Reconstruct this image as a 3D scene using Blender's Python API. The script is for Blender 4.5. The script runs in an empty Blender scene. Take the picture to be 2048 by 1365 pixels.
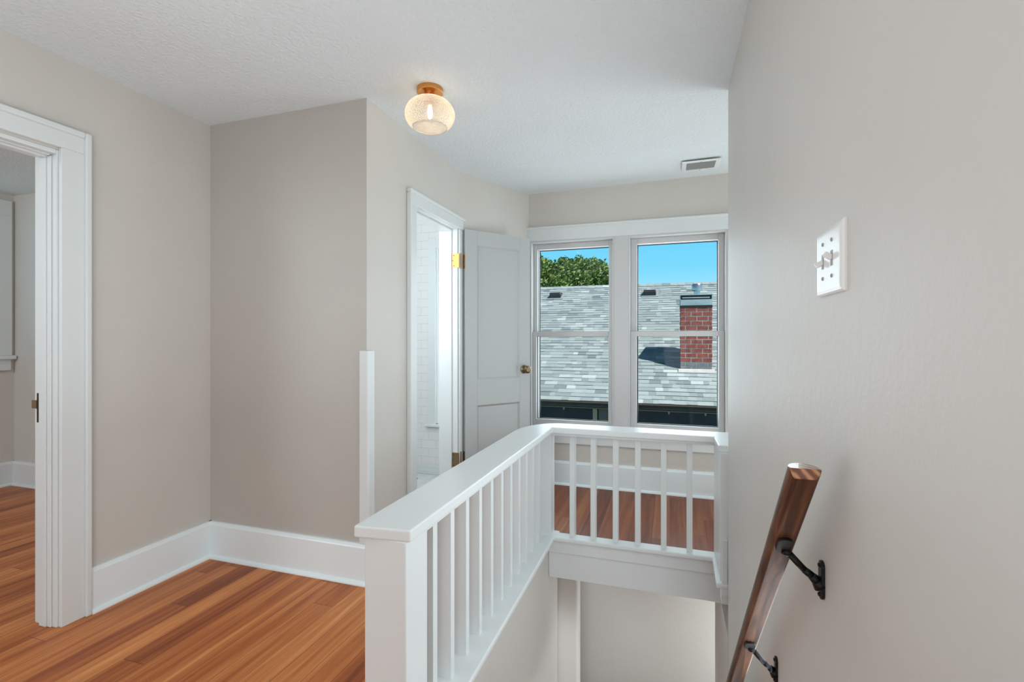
import bpy, bmesh, math, random
from mathutils import Vector, Matrix
random.seed(7)
S = bpy.context.scene
COL = S.collection
PI = math.pi

# ------------------------------------------------------------------ helpers
class MB:
    def __init__(self):
        self.bm = bmesh.new()
    def box(self, x0, x1, y0, y1, z0, z1):
        bm = self.bm
        v = [bm.verts.new((x, y, z)) for x in (x0, x1) for y in (y0, y1) for z in (z0, z1)]
        for f in ((0, 1, 3, 2), (4, 6, 7, 5), (0, 4, 5, 1), (2, 3, 7, 6), (0, 2, 6, 4), (1, 5, 7, 3)):
            bm.faces.new([v[i] for i in f])
        return self
    def prism(self, pts, z0, z1):
        bm = self.bm
        a = [bm.verts.new((p[0], p[1], z0)) for p in pts]
        b = [bm.verts.new((p[0], p[1], z1)) for p in pts]
        bm.faces.new(a[::-1]); bm.faces.new(b)
        n = len(pts)
        for i in range(n):
            bm.faces.new([a[i], a[(i + 1) % n], b[(i + 1) % n], b[i]])
        return self
    def lathe(self, prof, seg=48, at=(0, 0, 0), close=False, rib=None):
        """profile of (r, z) turned about z"""
        bm = self.bm
        rings = []
        for r, z in prof:
            if r < 1e-6:
                rings.append([bm.verts.new((at[0], at[1], at[2] + z))])
            else:
                ring = []
                for i in range(seg):
                    a = 2 * PI * i / seg
                    rr = r
                    ring.append(bm.verts.new((at[0] + rr * math.cos(a), at[1] + rr * math.sin(a), at[2] + z)))
                rings.append(ring)
        for A, B in zip(rings, rings[1:]):
            for i in range(seg):
                j = (i + 1) % seg
                q = [A[i % len(A)], A[j % len(A)], B[j % len(B)], B[i % len(B)]]
                u = []
                for w in q:
                    if w not in u:
                        u.append(w)
                if len(u) > 2:
                    bm.faces.new(u)
        return self
    def tube(self, p0, p1, r0, r1=None, seg=16):
        r1 = r0 if r1 is None else r1
        p0, p1 = Vector(p0), Vector(p1)
        q = (p1 - p0).to_track_quat('Z', 'Y')
        bm = self.bm
        A = []; B = []
        for i in range(seg):
            a = 2 * PI * i / seg
            d = Vector((math.cos(a), math.sin(a), 0))
            A.append(bm.verts.new(p0 + q @ (d * r0)))
            B.append(bm.verts.new(p1 + q @ (d * r1)))
        for i in range(seg):
            j = (i + 1) % seg
            bm.faces.new([A[i], A[j], B[j], B[i]])
        bm.faces.new(A[::-1]); bm.faces.new(B)
        return self
    def xf(self, m):
        self.bm.transform(m)
        return self
    def build(self, name, mat, parent=None, bevel=0, smooth=False, seg=2):
        bm = self.bm
        bmesh.ops.recalc_face_normals(bm, faces=bm.faces)
        me = bpy.data.meshes.new(name)
        bm.to_mesh(me); bm.free()
        me.materials.append(mat)
        o = bpy.data.objects.new(name, me)
        COL.objects.link(o)
        if parent is not None:
            o.parent = parent
        if smooth:
            for p in me.polygons:
                p.use_smooth = True
        if bevel:
            m = o.modifiers.new('edge', 'BEVEL')
            m.width = bevel; m.segments = seg; m.limit_method = 'ANGLE'; m.angle_limit = math.radians(40)
        return o

def B(*a):
    return MB().box(*a)

def empty(name, loc=(0, 0, 0)):
    o = bpy.data.objects.new(name, None)
    o.empty_display_size = .05
    o.location = loc
    COL.objects.link(o)
    return o

def tag(o, label, cat, kind=None, group=None):
    o['label'] = label; o['category'] = cat
    if kind: o['kind'] = kind
    if group: o['group'] = group
    return o

def struct(o, label, cat):
    return tag(o, label, cat, 'structure')

def keep(o, parent):
    """parent a mesh built in world coordinates under an empty that stands elsewhere"""
    o.parent = parent
    o.matrix_parent_inverse = Matrix.Translation(parent.location).inverted()
    return o

# ------------------------------------------------------------------ materials
def mat(name, base=(.8, .8, .8), rough=.5, metal=0., **k):
    m = bpy.data.materials.new(name); m.use_nodes = True
    p = m.node_tree.nodes['Principled BSDF']
    p.inputs['Base Color'].default_value = (*base, 1)
    p.inputs['Roughness'].default_value = rough
    p.inputs['Metallic'].default_value = metal
    for a, v in k.items():
        p.inputs[a].default_value = v
    return m, m.node_tree, p

def node(t, kind, **k):
    n = t.nodes.new(kind)
    for a, v in k.items():
        setattr(n, a, v)
    return n

def math_(t, op, a, b=None):
    n = t.nodes.new('ShaderNodeMath'); n.operation = op
    for i, v in enumerate((a, b)):
        if v is None: continue
        if isinstance(v, (int, float)): n.inputs[i].default_value = v
        else: t.links.new(v, n.inputs[i])
    return n.outputs[0]

def ramp(t, fac, stops):
    r = t.nodes.new('ShaderNodeValToRGB')
    e = r.color_ramp.elements
    while len(e) < len(stops): e.new(.5)
    for el, (p, c) in zip(e, stops):
        el.position = p; el.color = (*c, 1)
    t.links.new(fac, r.inputs[0])
    return r.outputs[0]

def objco(t):
    return node(t, 'ShaderNodeTexCoord').outputs['Object']

def painted(name, base, rough, scale, strength, dist, var=.03):
    m, t, p = mat(name, base, rough)
    co = objco(t)
    n = node(t, 'ShaderNodeTexNoise'); n.inputs['Scale'].default_value = scale
    n.inputs['Detail'].default_value = 5; n.inputs['Roughness'].default_value = .6
    t.links.new(co, n.inputs['Vector'])
    b = node(t, 'ShaderNodeBump'); b.inputs['Strength'].default_value = strength; b.inputs['Distance'].default_value = dist
    t.links.new(n.outputs[0], b.inputs['Height']); t.links.new(b.outputs[0], p.inputs['Normal'])
    n2 = node(t, 'ShaderNodeTexNoise'); n2.inputs['Scale'].default_value = 1.7; n2.inputs['Detail'].default_value = 3
    t.links.new(co, n2.inputs['Vector'])
    c = ramp(t, n2.outputs[0], [(.3, tuple(x * (1 - var) for x in base)), (.7, tuple(min(1, x * (1 + var)) for x in base))])
    t.links.new(c, p.inputs['Base Color'])
    return m

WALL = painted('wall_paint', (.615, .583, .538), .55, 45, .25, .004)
WALL_SHADED = painted('wall_paint_shaded', (.50, .474, .437), .55, 45, .25, .004)  # wall paint darkened evenly to put the alcove wall's shade into its colour
WALLR = painted('wall_paint_glossy', (.62, .605, .573), .5, 26, .22, .005)
CEIL = painted('ceiling_plaster', (.75, .79, .797), .8, 62, .9, .010, .015)
BASEP = painted('baseboard_paint', (.82, .89, .905), .32, 12, .06, .004, .015)
TRIM = painted('trim_paint', (.715, .745, .742), .32, 12, .06, .004, .015)
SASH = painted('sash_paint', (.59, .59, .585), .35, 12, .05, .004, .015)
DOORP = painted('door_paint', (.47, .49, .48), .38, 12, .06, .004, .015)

def wood_floor(name, W, tint, rough):
    m, t, p = mat(name, rough=rough)
    co = objco(t)
    sx = node(t, 'ShaderNodeSeparateXYZ'); t.links.new(co, sx.inputs[0])
    X, Y = sx.outputs[0], sx.outputs[1]
    q = math_(t, 'DIVIDE', X, W)
    ix = math_(t, 'FLOOR', q)
    fx = math_(t, 'SUBTRACT', q, ix)
    w1 = node(t, 'ShaderNodeTexWhiteNoise', noise_dimensions='1D'); t.links.new(ix, w1.inputs['W'])
    yy = math_(t, 'DIVIDE', math_(t, 'ADD', Y, math_(t, 'MULTIPLY', w1.outputs[0], 9.)), 2.3)
    iy = math_(t, 'FLOOR', yy)
    fy = math_(t, 'SUBTRACT', yy, iy)
    cm = node(t, 'ShaderNodeCombineXYZ'); t.links.new(ix, cm.inputs[0]); t.links.new(iy, cm.inputs[1])
    w2 = node(t, 'ShaderNodeTexWhiteNoise', noise_dimensions='2D'); t.links.new(cm.outputs[0], w2.inputs['Vector'])
    # long grain
    cv = node(t, 'ShaderNodeCombineXYZ')
    t.links.new(math_(t, 'MULTIPLY', X, 17.), cv.inputs[0])
    t.links.new(math_(t, 'ADD', math_(t, 'MULTIPLY', Y, .8), math_(t, 'MULTIPLY', w2.outputs[0], 40.)), cv.inputs[1])
    t.links.new(math_(t, 'MULTIPLY', w2.outputs[0], 17.), cv.inputs[2])
    g = node(t, 'ShaderNodeTexNoise'); g.inputs['Scale'].default_value = 1.; g.inputs['Detail'].default_value = 6; g.inputs['Roughness'].default_value = .55
    g.inputs['Distortion'].default_value = .6
    t.links.new(cv.outputs[0], g.inputs['Vector'])
    # fine rings
    wv = node(t, 'ShaderNodeTexWave', wave_type='BANDS', bands_direction='X'); wv.inputs['Scale'].default_value = .55
    wv.inputs['Distortion'].default_value = 9; wv.inputs['Detail'].default_value = 2; wv.inputs['Detail Scale'].default_value = .6
    t.links.new(cv.outputs[0], wv.inputs['Vector'])
    cv2 = node(t, 'ShaderNodeCombineXYZ')
    t.links.new(math_(t, 'MULTIPLY', X, 160.), cv2.inputs[0]); t.links.new(math_(t, 'MULTIPLY', Y, 5.), cv2.inputs[1])
    fn = node(t, 'ShaderNodeTexNoise'); fn.inputs['Scale'].default_value = 1.; fn.inputs['Detail'].default_value = 3
    t.links.new(cv2.outputs[0], fn.inputs['Vector'])
    f = math_(t, 'ADD', math_(t, 'MULTIPLY', g.outputs[0], .78), math_(t, 'MULTIPLY', w2.outputs[0], .28))
    f = math_(t, 'ADD', f, math_(t, 'MULTIPLY', wv.outputs['Fac'], .05))
    f = math_(t, 'ADD', f, math_(t, 'MULTIPLY', math_(t, 'SUBTRACT', fn.outputs[0], .5), .26))
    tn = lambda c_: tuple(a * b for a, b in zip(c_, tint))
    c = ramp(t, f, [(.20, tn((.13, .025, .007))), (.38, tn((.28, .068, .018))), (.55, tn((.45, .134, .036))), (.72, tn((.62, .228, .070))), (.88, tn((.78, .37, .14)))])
    e = math_(t, 'MINIMUM', fx, math_(t, 'SUBTRACT', 1., fx))
    gap = math_(t, 'LESS_THAN', e, .012)
    e2 = math_(t, 'LESS_THAN', fy, .0012)
    gap = math_(t, 'MAXIMUM', gap, e2)
    mx = node(t, 'ShaderNodeMix', data_type='RGBA')
    t.links.new(math_(t, 'MULTIPLY', gap, .6), mx.inputs[0]); t.links.new(c, mx.inputs[6]); mx.inputs[7].default_value = (.05, .014, .006, 1)
    t.links.new(mx.outputs[2], p.inputs['Base Color'])
    b = node(t, 'ShaderNodeBump'); b.inputs['Strength'].default_value = .12; b.inputs['Distance'].default_value = .002
    t.links.new(math_(t, 'SUBTRACT', f, gap), b.inputs['Height']); t.links.new(b.outputs[0], p.inputs['Normal'])
    p.inputs['Coat Weight'].default_value = .06; p.inputs['Coat Roughness'].default_value = .3; p.inputs['Specular IOR Level'].default_value = .24
    return m
FLOOR = wood_floor('fir_floor', .105, (1., 1., 1.), .42)
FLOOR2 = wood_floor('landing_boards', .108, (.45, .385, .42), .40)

def rail_wood():
    m, t, p = mat('walnut_rail', rough=.42)
    co = objco(t)
    mp = node(t, 'ShaderNodeMapping'); mp.inputs['Scale'].default_value = (38, 2.2, 38)
    mp.inputs['Rotation'].default_value = (0, 0, 0)
    # turn so the grain follows the sloping rail
    r = node(t, 'ShaderNodeVectorRotate', rotation_type='X_AXIS'); r.inputs['Angle'].default_value = math.radians(46.5)
    t.links.new(co, r.inputs['Vector']); t.links.new(r.outputs[0], mp.inputs['Vector'])
    n = node(t, 'ShaderNodeTexNoise'); n.inputs['Scale'].default_value = 1.3; n.inputs['Detail'].default_value = 5; n.inputs['Distortion'].default_value = 1.2
    t.links.new(mp.outputs[0], n.inputs['Vector'])
    c = ramp(t, n.outputs[0], [(.3, (.035, .012, .005)), (.5, (.115, .045, .02)), (.64, (.22, .10, .05)), (.8, (.32, .16, .085))])
    t.links.new(c, p.inputs['Base Color'])
    p.inputs['Specular IOR Level'].default_value = .22
    return m
RAIL = rail_wood()

def end_grain():
    m, t, p = mat('rail_end_grain', rough=.3)
    co = objco(t)
    w = node(t, 'ShaderNodeTexWave', wave_type='BANDS', bands_direction='DIAGONAL'); w.inputs['Scale'].default_value = 34; w.inputs['Distortion'].default_value = 3
    t.links.new(co, w.inputs['Vector'])
    c = ramp(t, w.outputs['Fac'], [(.2, (.16, .055, .018)), (.6, (.33, .13, .05)), (.95, (.52, .27, .13))])
    t.links.new(c, p.inputs['Base Color'])
    p.inputs['Coat Weight'].default_value = .5
    return m
ENDG = end_grain()

BLACK, _, _ = mat('black_iron', (.005, .005, .006), .4, 0., **{'Specular IOR Level': .3})
BRASS, _t, _p = mat('brushed_brass', (.66, .32, .105), .3, 1.)
HINGE, _t, _p = mat('old_brass', (.52, .28, .095), .38, .8)
HINGE2, _t, _p = mat('tarnished_brass', (.26, .17, .10), .45, .8)
def antique():
    m, t, p = mat('antique_brass', (.22, .16, .09), .33, .9)
    n = node(t, 'ShaderNodeTexNoise'); n.inputs['Scale'].default_value = 60
    t.links.new(objco(t), n.inputs['Vector'])
    t.links.new(ramp(t, n.outputs[0], [(.35, (.13, .085, .045)), (.65, (.36, .28, .17))]), p.inputs['Base Color'])
    return m
KNOB = antique()
SCREW, _t, _p = mat('dark_screw', (.05, .035, .02), .5, .6)
PLASTIC, _t, _p = mat('white_plastic', (.80, .80, .79), .22)
SLOT, _t, _p = mat('screw_slot', (.33, .33, .32), .5)
VENT, _t, _p = mat('vent_enamel', (.75, .75, .74), .4)
VDARK, _t, _p = mat('vent_dark', (.10, .10, .10), .7)
VENTG, _t, _p = mat('vent_louvre', (.52, .53, .52), .5)
GASKET, _t, _p = mat('black_gasket', (.012, .013, .016), .5)

def glass():
    m = bpy.data.materials.new('window_glass'); m.use_nodes = True
    t = m.node_tree; t.nodes.clear()
    o = node(t, 'ShaderNodeOutputMaterial'); mx = node(t, 'ShaderNodeMixShader')
    tr = node(t, 'ShaderNodeBsdfTransparent'); tr.inputs[0].default_value = (.97, .98, .98, 1)
    gl = node(t, 'ShaderNodeBsdfGlossy'); gl.inputs['Roughness'].default_value = .02
    fr = node(t, 'ShaderNodeFresnel'); fr.inputs[0].default_value = 1.35
    t.links.new(math_(t, 'MULTIPLY', fr.outputs[0], .16), mx.inputs[0]); t.links.new(tr.outputs[0], mx.inputs[1]); t.links.new(gl.outputs[0], mx.inputs[2])
    t.links.new(mx.outputs[0], o.inputs[0])
    return m
GLASS = glass()

def shade_glass(name, fa, fb, vs):
    """pressed glass: partly clear, partly scattering, with a fine pressed pattern"""
    m = bpy.data.materials.new(name); m.use_nodes = True
    t = m.node_tree; t.nodes.clear()
    o = node(t, 'ShaderNodeOutputMaterial')
    tr = node(t, 'ShaderNodeBsdfTransparent'); tr.inputs[0].default_value = (1, .97, .93, 1)
    tl = node(t, 'ShaderNodeBsdfTranslucent'); tl.inputs[0].default_value = (1., .90, .78, 1)
    gl = node(t, 'ShaderNodeBsdfGlossy'); gl.inputs['Roughness'].default_value = .12
    co = objco(t)
    v = node(t, 'ShaderNodeTexVoronoi'); v.inputs['Scale'].default_value = vs
    t.links.new(co, v.inputs['Vector'])
    b = node(t, 'ShaderNodeBump'); b.inputs['Strength'].default_value = .9; b.inputs['Distance'].default_value = .004
    t.links.new(v.outputs['Distance'], b.inputs['Height'])
    t.links.new(b.outputs[0], gl.inputs['Normal']); t.links.new(b.outputs[0], tl.inputs['Normal'])
    lw = node(t, 'ShaderNodeLayerWeight'); lw.inputs[0].default_value = .45; t.links.new(b.outputs[0], lw.inputs['Normal'])
    m1 = node(t, 'ShaderNodeMixShader')
    f = math_(t, 'ADD', math_(t, 'MULTIPLY', lw.outputs['Facing'], fa), fb)
    f = math_(t, 'ADD', f, math_(t, 'MULTIPLY', math_(t, 'LESS_THAN', v.outputs['Distance'], .28), .22))
    t.links.new(f, m1.inputs[0]); t.links.new(tr.outputs[0], m1.inputs[1]); t.links.new(tl.outputs[0], m1.inputs[2])
    m2 = node(t, 'ShaderNodeMixShader'); m2.inputs[0].default_value = .10
    t.links.new(m1.outputs[0], m2.inputs[1]); t.links.new(gl.outputs[0], m2.inputs[2])
    t.links.new(m2.outputs[0], o.inputs[0])
    return m
SHADE = shade_glass('pressed_glass', .62, .38, 150)
BASEG = shade_glass('pressed_glass_base', .34, .16, 170)
def emit(name, c, s):
    m = bpy.data.materials.new(name); m.use_nodes = True
    t = m.node_tree; t.nodes.clear()
    o = node(t, 'ShaderNodeOutputMaterial'); e = node(t, 'ShaderNodeEmission')
    e.inputs[0].default_value = (*c, 1); e.inputs[1].default_value = s
    t.links.new(e.outputs[0], o.inputs[0])
    return m
BULB = emit('lit_bulb', (1., .86, .64), 26)

def tile(name, base, grout, w, h, horiz=False, off=.5):
    m, t, p = mat(name, base, .2)
    co = objco(t)
    br = node(t, 'ShaderNodeTexBrick'); br.inputs['Scale'].default_value = 1
    br.inputs['Color1'].default_value = (*base, 1); br.inputs['Color2'].default_value = (*[x * .98 for x in base], 1); br.inputs['Mortar'].default_value = (*grout, 1)
    br.inputs['Mortar Size'].default_value = .0016; br.inputs['Brick Width'].default_value = w; br.inputs['Row Height'].default_value = h
    br.offset = off
    if horiz:
        t.links.new(co, br.inputs['Vector'])
    else:
        s = node(t, 'ShaderNodeSeparateXYZ'); c = node(t, 'ShaderNodeCombineXYZ'); t.links.new(co, s.inputs[0])
        t.links.new(math_(t, 'ADD', s.outputs[0], s.outputs[1]), c.inputs[0]); t.links.new(s.outputs[2], c.inputs[1])
        t.links.new(c.outputs[0], br.inputs['Vector'])
    t.links.new(br.outputs[0], p.inputs['Base Color'])
    return m
TILE = tile('subway_tile', (.80, .80, .79), (.60, .60, .585), .152, .076)
TILEF = tile('floor_tile', (.76, .76, .75), (.5, .5, .5), .1, .1, True, 0.)
MATM, _t, _p = mat('peach_mat', (.72, .50, .38), .9)

# ------------------------------------------------------------------ room shell
H = 2.44
XR, YR = .268, 2.579          # right-hand wall face and its end
XL, Y2, X3, YW = -2.48, 2.10, -1.45, 4.045
def cz(x, y):
    return H if y <= 3.25 else H + (y - 3.25) / .795 * (.036 + .0127 * (x + 1.16))

# floor
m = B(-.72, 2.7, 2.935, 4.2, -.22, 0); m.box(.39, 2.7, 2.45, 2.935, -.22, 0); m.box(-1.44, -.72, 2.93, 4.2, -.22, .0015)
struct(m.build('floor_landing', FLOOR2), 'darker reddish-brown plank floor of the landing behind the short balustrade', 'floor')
m = MB()
m.box(-5.40, -.72, -2.3, 4.2, -.22, 0)
m.box(-.72, 2.7, -2.3, 1.15, -.22, 0)
struct(m.build('floor', FLOOR), 'orange-brown fir plank floor with long reddish boards running through the rooms', 'floor')
# ceiling
m = MB()
bm = m.bm
xs = (-5.5, -1.7, 2.8); ys = (-2.4, 3.25, 4.045, 4.3)
low = [[bm.verts.new((x, y, cz(x, min(y, 4.045)) if x > -1.6 else (H if y < 3.3 else cz(-1.7, 4.045)))) for y in ys] for x in xs]
top = [[bm.verts.new((x, y, 2.75)) for y in ys] for x in xs]
for i in range(2):
    for j in range(3):
        bm.faces.new([low[i][j], low[i + 1][j], low[i + 1][j + 1], low[i][j + 1]])
        bm.faces.new([top[i][j], top[i][j + 1], top[i + 1][j + 1], top[i + 1][j]])
rim = [low[0][j] for j in range(4)] + [low[1][3]] + [low[2][j] for j in (3, 2, 1, 0)] + [low[1][0]]
rimt = [top[0][j] for j in range(4)] + [top[1][3]] + [top[2][j] for j in (3, 2, 1, 0)] + [top[1][0]]
for i in range(len(rim)):
    j = (i + 1) % len(rim)
    bm.faces.new([rim[i], rim[j], rimt[j], rimt[i]])
struct(m.build('ceiling', CEIL), 'white stippled plaster ceiling over the hall and landing', 'ceiling')

ZT = 2.46
# left wall with the bedroom doorway
DY0, DY1, DZ = .58, 1.388, 2.035
m = B(-2.61, XL, -2.3, DY0, 0, ZT)
m.box(-2.61, XL, DY1, 2.62, 0, ZT); m.box(-2.61, XL, DY0, DY1, DZ, ZT)
struct(m.build('wall_left', WALL), 'warm greige wall on the left, pierced by the bedroom doorway', 'wall')
struct(MB().prism([(XL, Y2), (X3, Y2), (X3, 2.104), (-1.58, 2.104), (-1.58, 2.2), (XL, 2.2)], 0, ZT).build('wall_alcove', WALL_SHADED), 'greige wall facing the camera between left corner and outside corner', 'wall')
# bathroom wall with doorway
BY0, BY1, BZ = 2.565, 3.215, 2.03
m = B(-1.58, X3, 2.104, BY0, 0, ZT); m.box(-1.58, X3, BY1, 3.30, 0, ZT); m.box(-1.58, X3, BY0, BY1, BZ, ZT)
struct(m.build('wall_bathroom', WALL), 'bright greige wall holding the narrow bathroom doorway', 'wall')
m = MB().prism([(X3, 3.252), (-1.16, YW), (-1.16, YW + .12), (-1.58, YW + .12), (-1.58, 3.252)], 0, 2.50)
struct(m.build('wall_angled', WALL), 'short angled greige wall behind the open panelled door', 'wall')
# window wall
W1 = (-1.143, -.434); W2 = (-.319, .413); WZ0, WZ1 = .46, 2.064
m = B(-1.2, W1[0], YW, 4.2, 0, 2.52); m.box(W1[1], W2[0], YW, 4.2, 0, 2.52); m.box(W2[1], 2.7, YW, 4.2, 0, 2.52)
for w in (W1, W2):
    m.box(w[0], w[1], YW, 4.2, 0, WZ0); m.box(w[0], w[1], YW, 4.2, WZ1, 2.52)
struct(m.build('wall_window', WALL), 'greige end wall around the pair of sash windows', 'wall')
# right wall with rounded plaster end
r = .014
pts = [(XR, -2.3)]
for i in range(7):
    a = PI - i * PI / 12
    pts.append((XR + r + r * math.cos(a), YR - r + r * math.sin(a)))
pts += [(.39, YR), (.39, -2.3)]
o = MB().prism(pts, -2.9, ZT).build('wall_right', WALLR)
struct(o, 'large pale greige wall on the right carrying switch plate and handrail', 'wall')
# unseen sides that close the space
struct(B(-2.61, .39, -2.42, -2.3, -2.9, ZT).build('wall_back', WALL), 'greige wall behind the camera', 'wall')
m = B(2.6, 2.72, 2.45, 4.2, 0, 2.52); m.box(.39, 2.6, 2.45, YR, 0, 2.5)
struct(m.build('wall_landing', WALL), 'greige wall of the landing hidden behind the right wall', 'wall')
m = B(-5.42, -5.28, -1.2, 1.55, 0, ZT); m.box(-5.42, -5.28, 2.50, 2.74, 0, ZT); m.box(-5.42, -5.28, 1.55, 2.5, 0, 1.09); m.box(-5.42, -5.28, 1.55, 2.5, 2.27, ZT)
m.box(-5.28, -2.61, 2.62, 2.74, 0, ZT); m.box(-5.42, -2.61, -1.32, -1.2, 0, ZT)
struct(m.build('wall_bedroom', WALL), 'shadowed greige bedroom walls seen through the left doorway', 'wall')
# bathroom
m = B(-3.4, -2.02, 4.0, 4.2, 0, ZT + .06); m.box(-3.52, -3.4, 2.62, 4.2, 0, ZT + .06); m.box(-2.02, -1.58, 4.0, 4.2, 0, .46); m.box(-2.02, -1.58, 4.0, 4.2, 2.05, ZT + .06)
m.box(-3.4, -2.5, 2.62, 2.74, 0, ZT)
m.box(-2.49, -1.59, 2.205, 2.3, 0, ZT)
struct(m.build('wall_bathroom_tiled', TILE), 'white subway tiled bathroom wall seen through the narrow doorway', 'wall')
struct(B(-3.4, -1.58, 2.3, 4.0, 0, .004).build('floor_bathroom', TILEF), 'white tiled bathroom floor just inside the doorway', 'floor')
m = B(-3.4, -1.58, 3.982, 4.0, .004, .088); m.box(-3.4, -1.58, 3.955, 3.982, .004, .05)
struct(m.build('baseboard_bathroom', TRIM, bevel=.004), 'low white base along the tiled bathroom wall', 'baseboard')
# stairwell below
m = B(-.84, -.712, 1.15, 3.2, -2.9, -.001); m.box(-.84, -.578, 3.2, 3.3, -2.9, -.22)
struct(m.build('wall_stairwell_left', WALL, bevel=.02, seg=4), 'greige stairwell wall under the long balustrade', 'wall')
struct(B(XR, .39, YR, 3.29, -2.9, -.22).build('wall_stairwell_right', WALL), 'greige stairwell wall below the landing on the right', 'wall')
struct(B(.282, .30, 3.29, 3.304, -2.9, -.22).build('trim_stairwell', TRIM), 'slim white corner strip at the end of the lower stair wall', 'trim')
m = B(-1.2, 1.6, 3.9, 4.04, -2.9, -.22); m.box(1.5, 1.6, 3.2, 3.9, -2.9, -.22); m.box(.39, 1.5, 3.1, 3.2, -2.9, -.22); m.box(-1.2, -1.1, 3.2, 3.9, -2.9, -.22); m.box(-1.1, -.84, 3.2, 3.3, -2.9, -.22)
struct(m.build('wall_stairwell_far', WALL), 'greige wall at the foot of the stairs under the landing', 'wall')
struct(B(-1.2, 1.6, .9, 4.04, -3.0, -2.8).build('floor_lower', FLOOR), 'wood floor of the storey below, at the stair foot', 'floor')
m = MB()
for i in range(13):
    m.box(-.712, XR, 1.15 + .19 * i - .025, 1.15 + .19 * (i + 1), -.2 * (i + 1) - .03, -.2 * (i + 1))
    m.box(-.712, XR, 1.15 + .19 * i, 1.15 + .19 * i + .02, -.2 * (i + 1), -.2 * i - .03)
m.box(-.712, XR, 1.13, 1.17, -.22, -.03)
struct(m.build('stair_flight', FLOOR), 'steep wooden stair descending below the balustrade', 'stairs')

# ------------------------------------------------------------------ baseboards
def base_prof(m, x0, y0, x1, y1, n, h=.2, t=.02):
    """run of baseboard with a thin top bead and a quarter-round shoe; n is the outward normal"""
    d = Vector((x1 - x0, y1 - y0, 0)); L = d.length; d.normalize()
    n = Vector((n[0], n[1], 0)).normalized()
    prof = [(0, 0), (t + .016, 0), (t + .016, .006), (t + .012, .014), (t + .004, .019), (t, .02), (t, h - .018), (t - .004, h - .012), (t - .008, h), (0, h)]
    bm = m.bm
    A = [bm.verts.new(Vector((x0, y0, 0)) + n * a + Vector((0, 0, b))) for a, b in prof]
    Bv = [bm.verts.new(Vector((x1, y1, 0)) + n * a + Vector((0, 0, b))) for a, b in prof]
    k = len(prof)
    for i in range(k):
        j = (i + 1) % k
        bm.faces.new([A[i], A[j], Bv[j], Bv[i]])
    bm.faces.new(A); bm.faces.new(Bv[::-1])
m = MB(); base_prof(m, XL, 1.487, XL, Y2, (1, 0)); base_prof(m, XL, -2.3, XL, .47, (1, 0))
struct(m.build('baseboard_left', BASEP), 'tall white baseboard on the left wall beside the door casing', 'baseboard')
m = MB(); base_prof(m, XL, Y2, -1.405, Y2, (0, -1))
struct(m.build('baseboard_alcove', BASEP), 'tall white baseboard along the wall facing the camera', 'baseboard')
m = MB(); base_prof(m, X3, 2.098, X3, 2.495, (1, 0))
struct(m.build('baseboard_hall', TRIM), 'white baseboard below the bathroom wall behind the balustrade', 'baseboard')
m = MB(); base_prof(m, -1.16, YW, 2.6, YW, (0, -1)); base_prof(m, X3, 3.29, -1.16, YW, (.939, -.343))
struct(m.build('baseboard_window', BASEP), 'white baseboard under the windows seen through the balusters', 'baseboard')
m = MB(); base_prof(m, -5.28, 2.62, -2.61, 2.62, (0, -1)); base_prof(m, -5.28, -1.2, -5.28, 2.62, (1, 0))
struct(m.build('baseboard_bedroom', TRIM), 'white baseboard in the corner of the bedroom', 'baseboard')

# ------------------------------------------------------------------ left doorway trim
t1 = empty('trim_doorway', (XL, 1.0, 0))
struct(t1, 'white moulded casing and jamb of the bedroom doorway at far left', 'door casing')
m = MB()
for y0, y1 in ((1.378, 1.487), (.47, .59)):
    m.box(XL, XL + .020, y0, y1, 0, 2.045)
m.box(XL, XL + .020, .47, 1.487, 2.045, 2.138)
keep(m.build('casing', TRIM, bevel=.003), t1)
m = B(XL, XL + .034, 1.462, 1.487, 0, 2.138); m.box(XL, XL + .034, .47, .495, 0, 2.138); m.box(XL, XL + .034, .495, 1.462, 2.113, 2.138)
keep(m.build('back_band', TRIM, bevel=.006, seg=3), t1)
m = B(-2.62, XL, 1.37, DY1, 0, 2.035); m.box(-2.62, XL, .58, .598, 0, 2.035); m.box(-2.62, XL, .598, 1.37, 2.017, 2.035)
keep(m.build('jamb', TRIM, bevel=.003), t1)
m = B(-2.572, -2.53, 1.358, 1.37, 0, 2.005); m.box(-2.572, -2.53, .598, .61, 0, 2.005); m.box(-2.572, -2.53, .598, 1.37, 2.005, 2.017)
m.box(-2.53, -2.505, 1.364, 1.37, 0, 2.011); m.box(-2.53, -2.505, .598, 1.364, 2.011, 2.017)
keep(m.build('door_stop', TRIM, bevel=.003), t1)
m = B(-2.604, -2.594, 1.3685, 1.371, .868, .995)
s = keep(m.build('strike_plate', SCREW), t1)
m = B(-2.634, -2.604, 1.366, 1.3705, .928, .964)
keep(m.build('strike_lip', HINGE2, bevel=.001), t1)

# bedroom window sliver
wb = empty('window_3', (-5.28, 2.02, 1.09))
struct(wb, 'white cased bedroom window cut off by the left edge of the picture', 'window')
m = B(-5.28, -5.258, 2.49, 2.598, 1.09, 2.26); m.box(-5.28, -5.258, 1.45, 1.56, 1.09, 2.26); m.box(-5.28, -5.258, 1.45, 2.598, 2.26, 2.385)
keep(m.build('casing', TRIM, bevel=.003), wb)
m = B(-5.30, -5.225, 1.42, 2.612, 1.058, 1.09); keep(m.build('window_stool', TRIM, bevel=.006), wb)
m = B(-5.28, -5.255, 1.45, 2.59, .966, 1.058); keep(m.build('apron', TRIM, bevel=.004), wb)
m = MB()
for y0, y1, z0, z1 in ((2.45, 2.5, 1.09, 2.27), (1.55, 1.6, 1.09, 2.27), (1.6, 2.45, 1.09, 1.16), (1.6, 2.45, 2.21, 2.27), (1.6, 2.45, 1.65, 1.70)):
    m.box(-5.39, -5.35, y0, y1, z0, z1)
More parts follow.
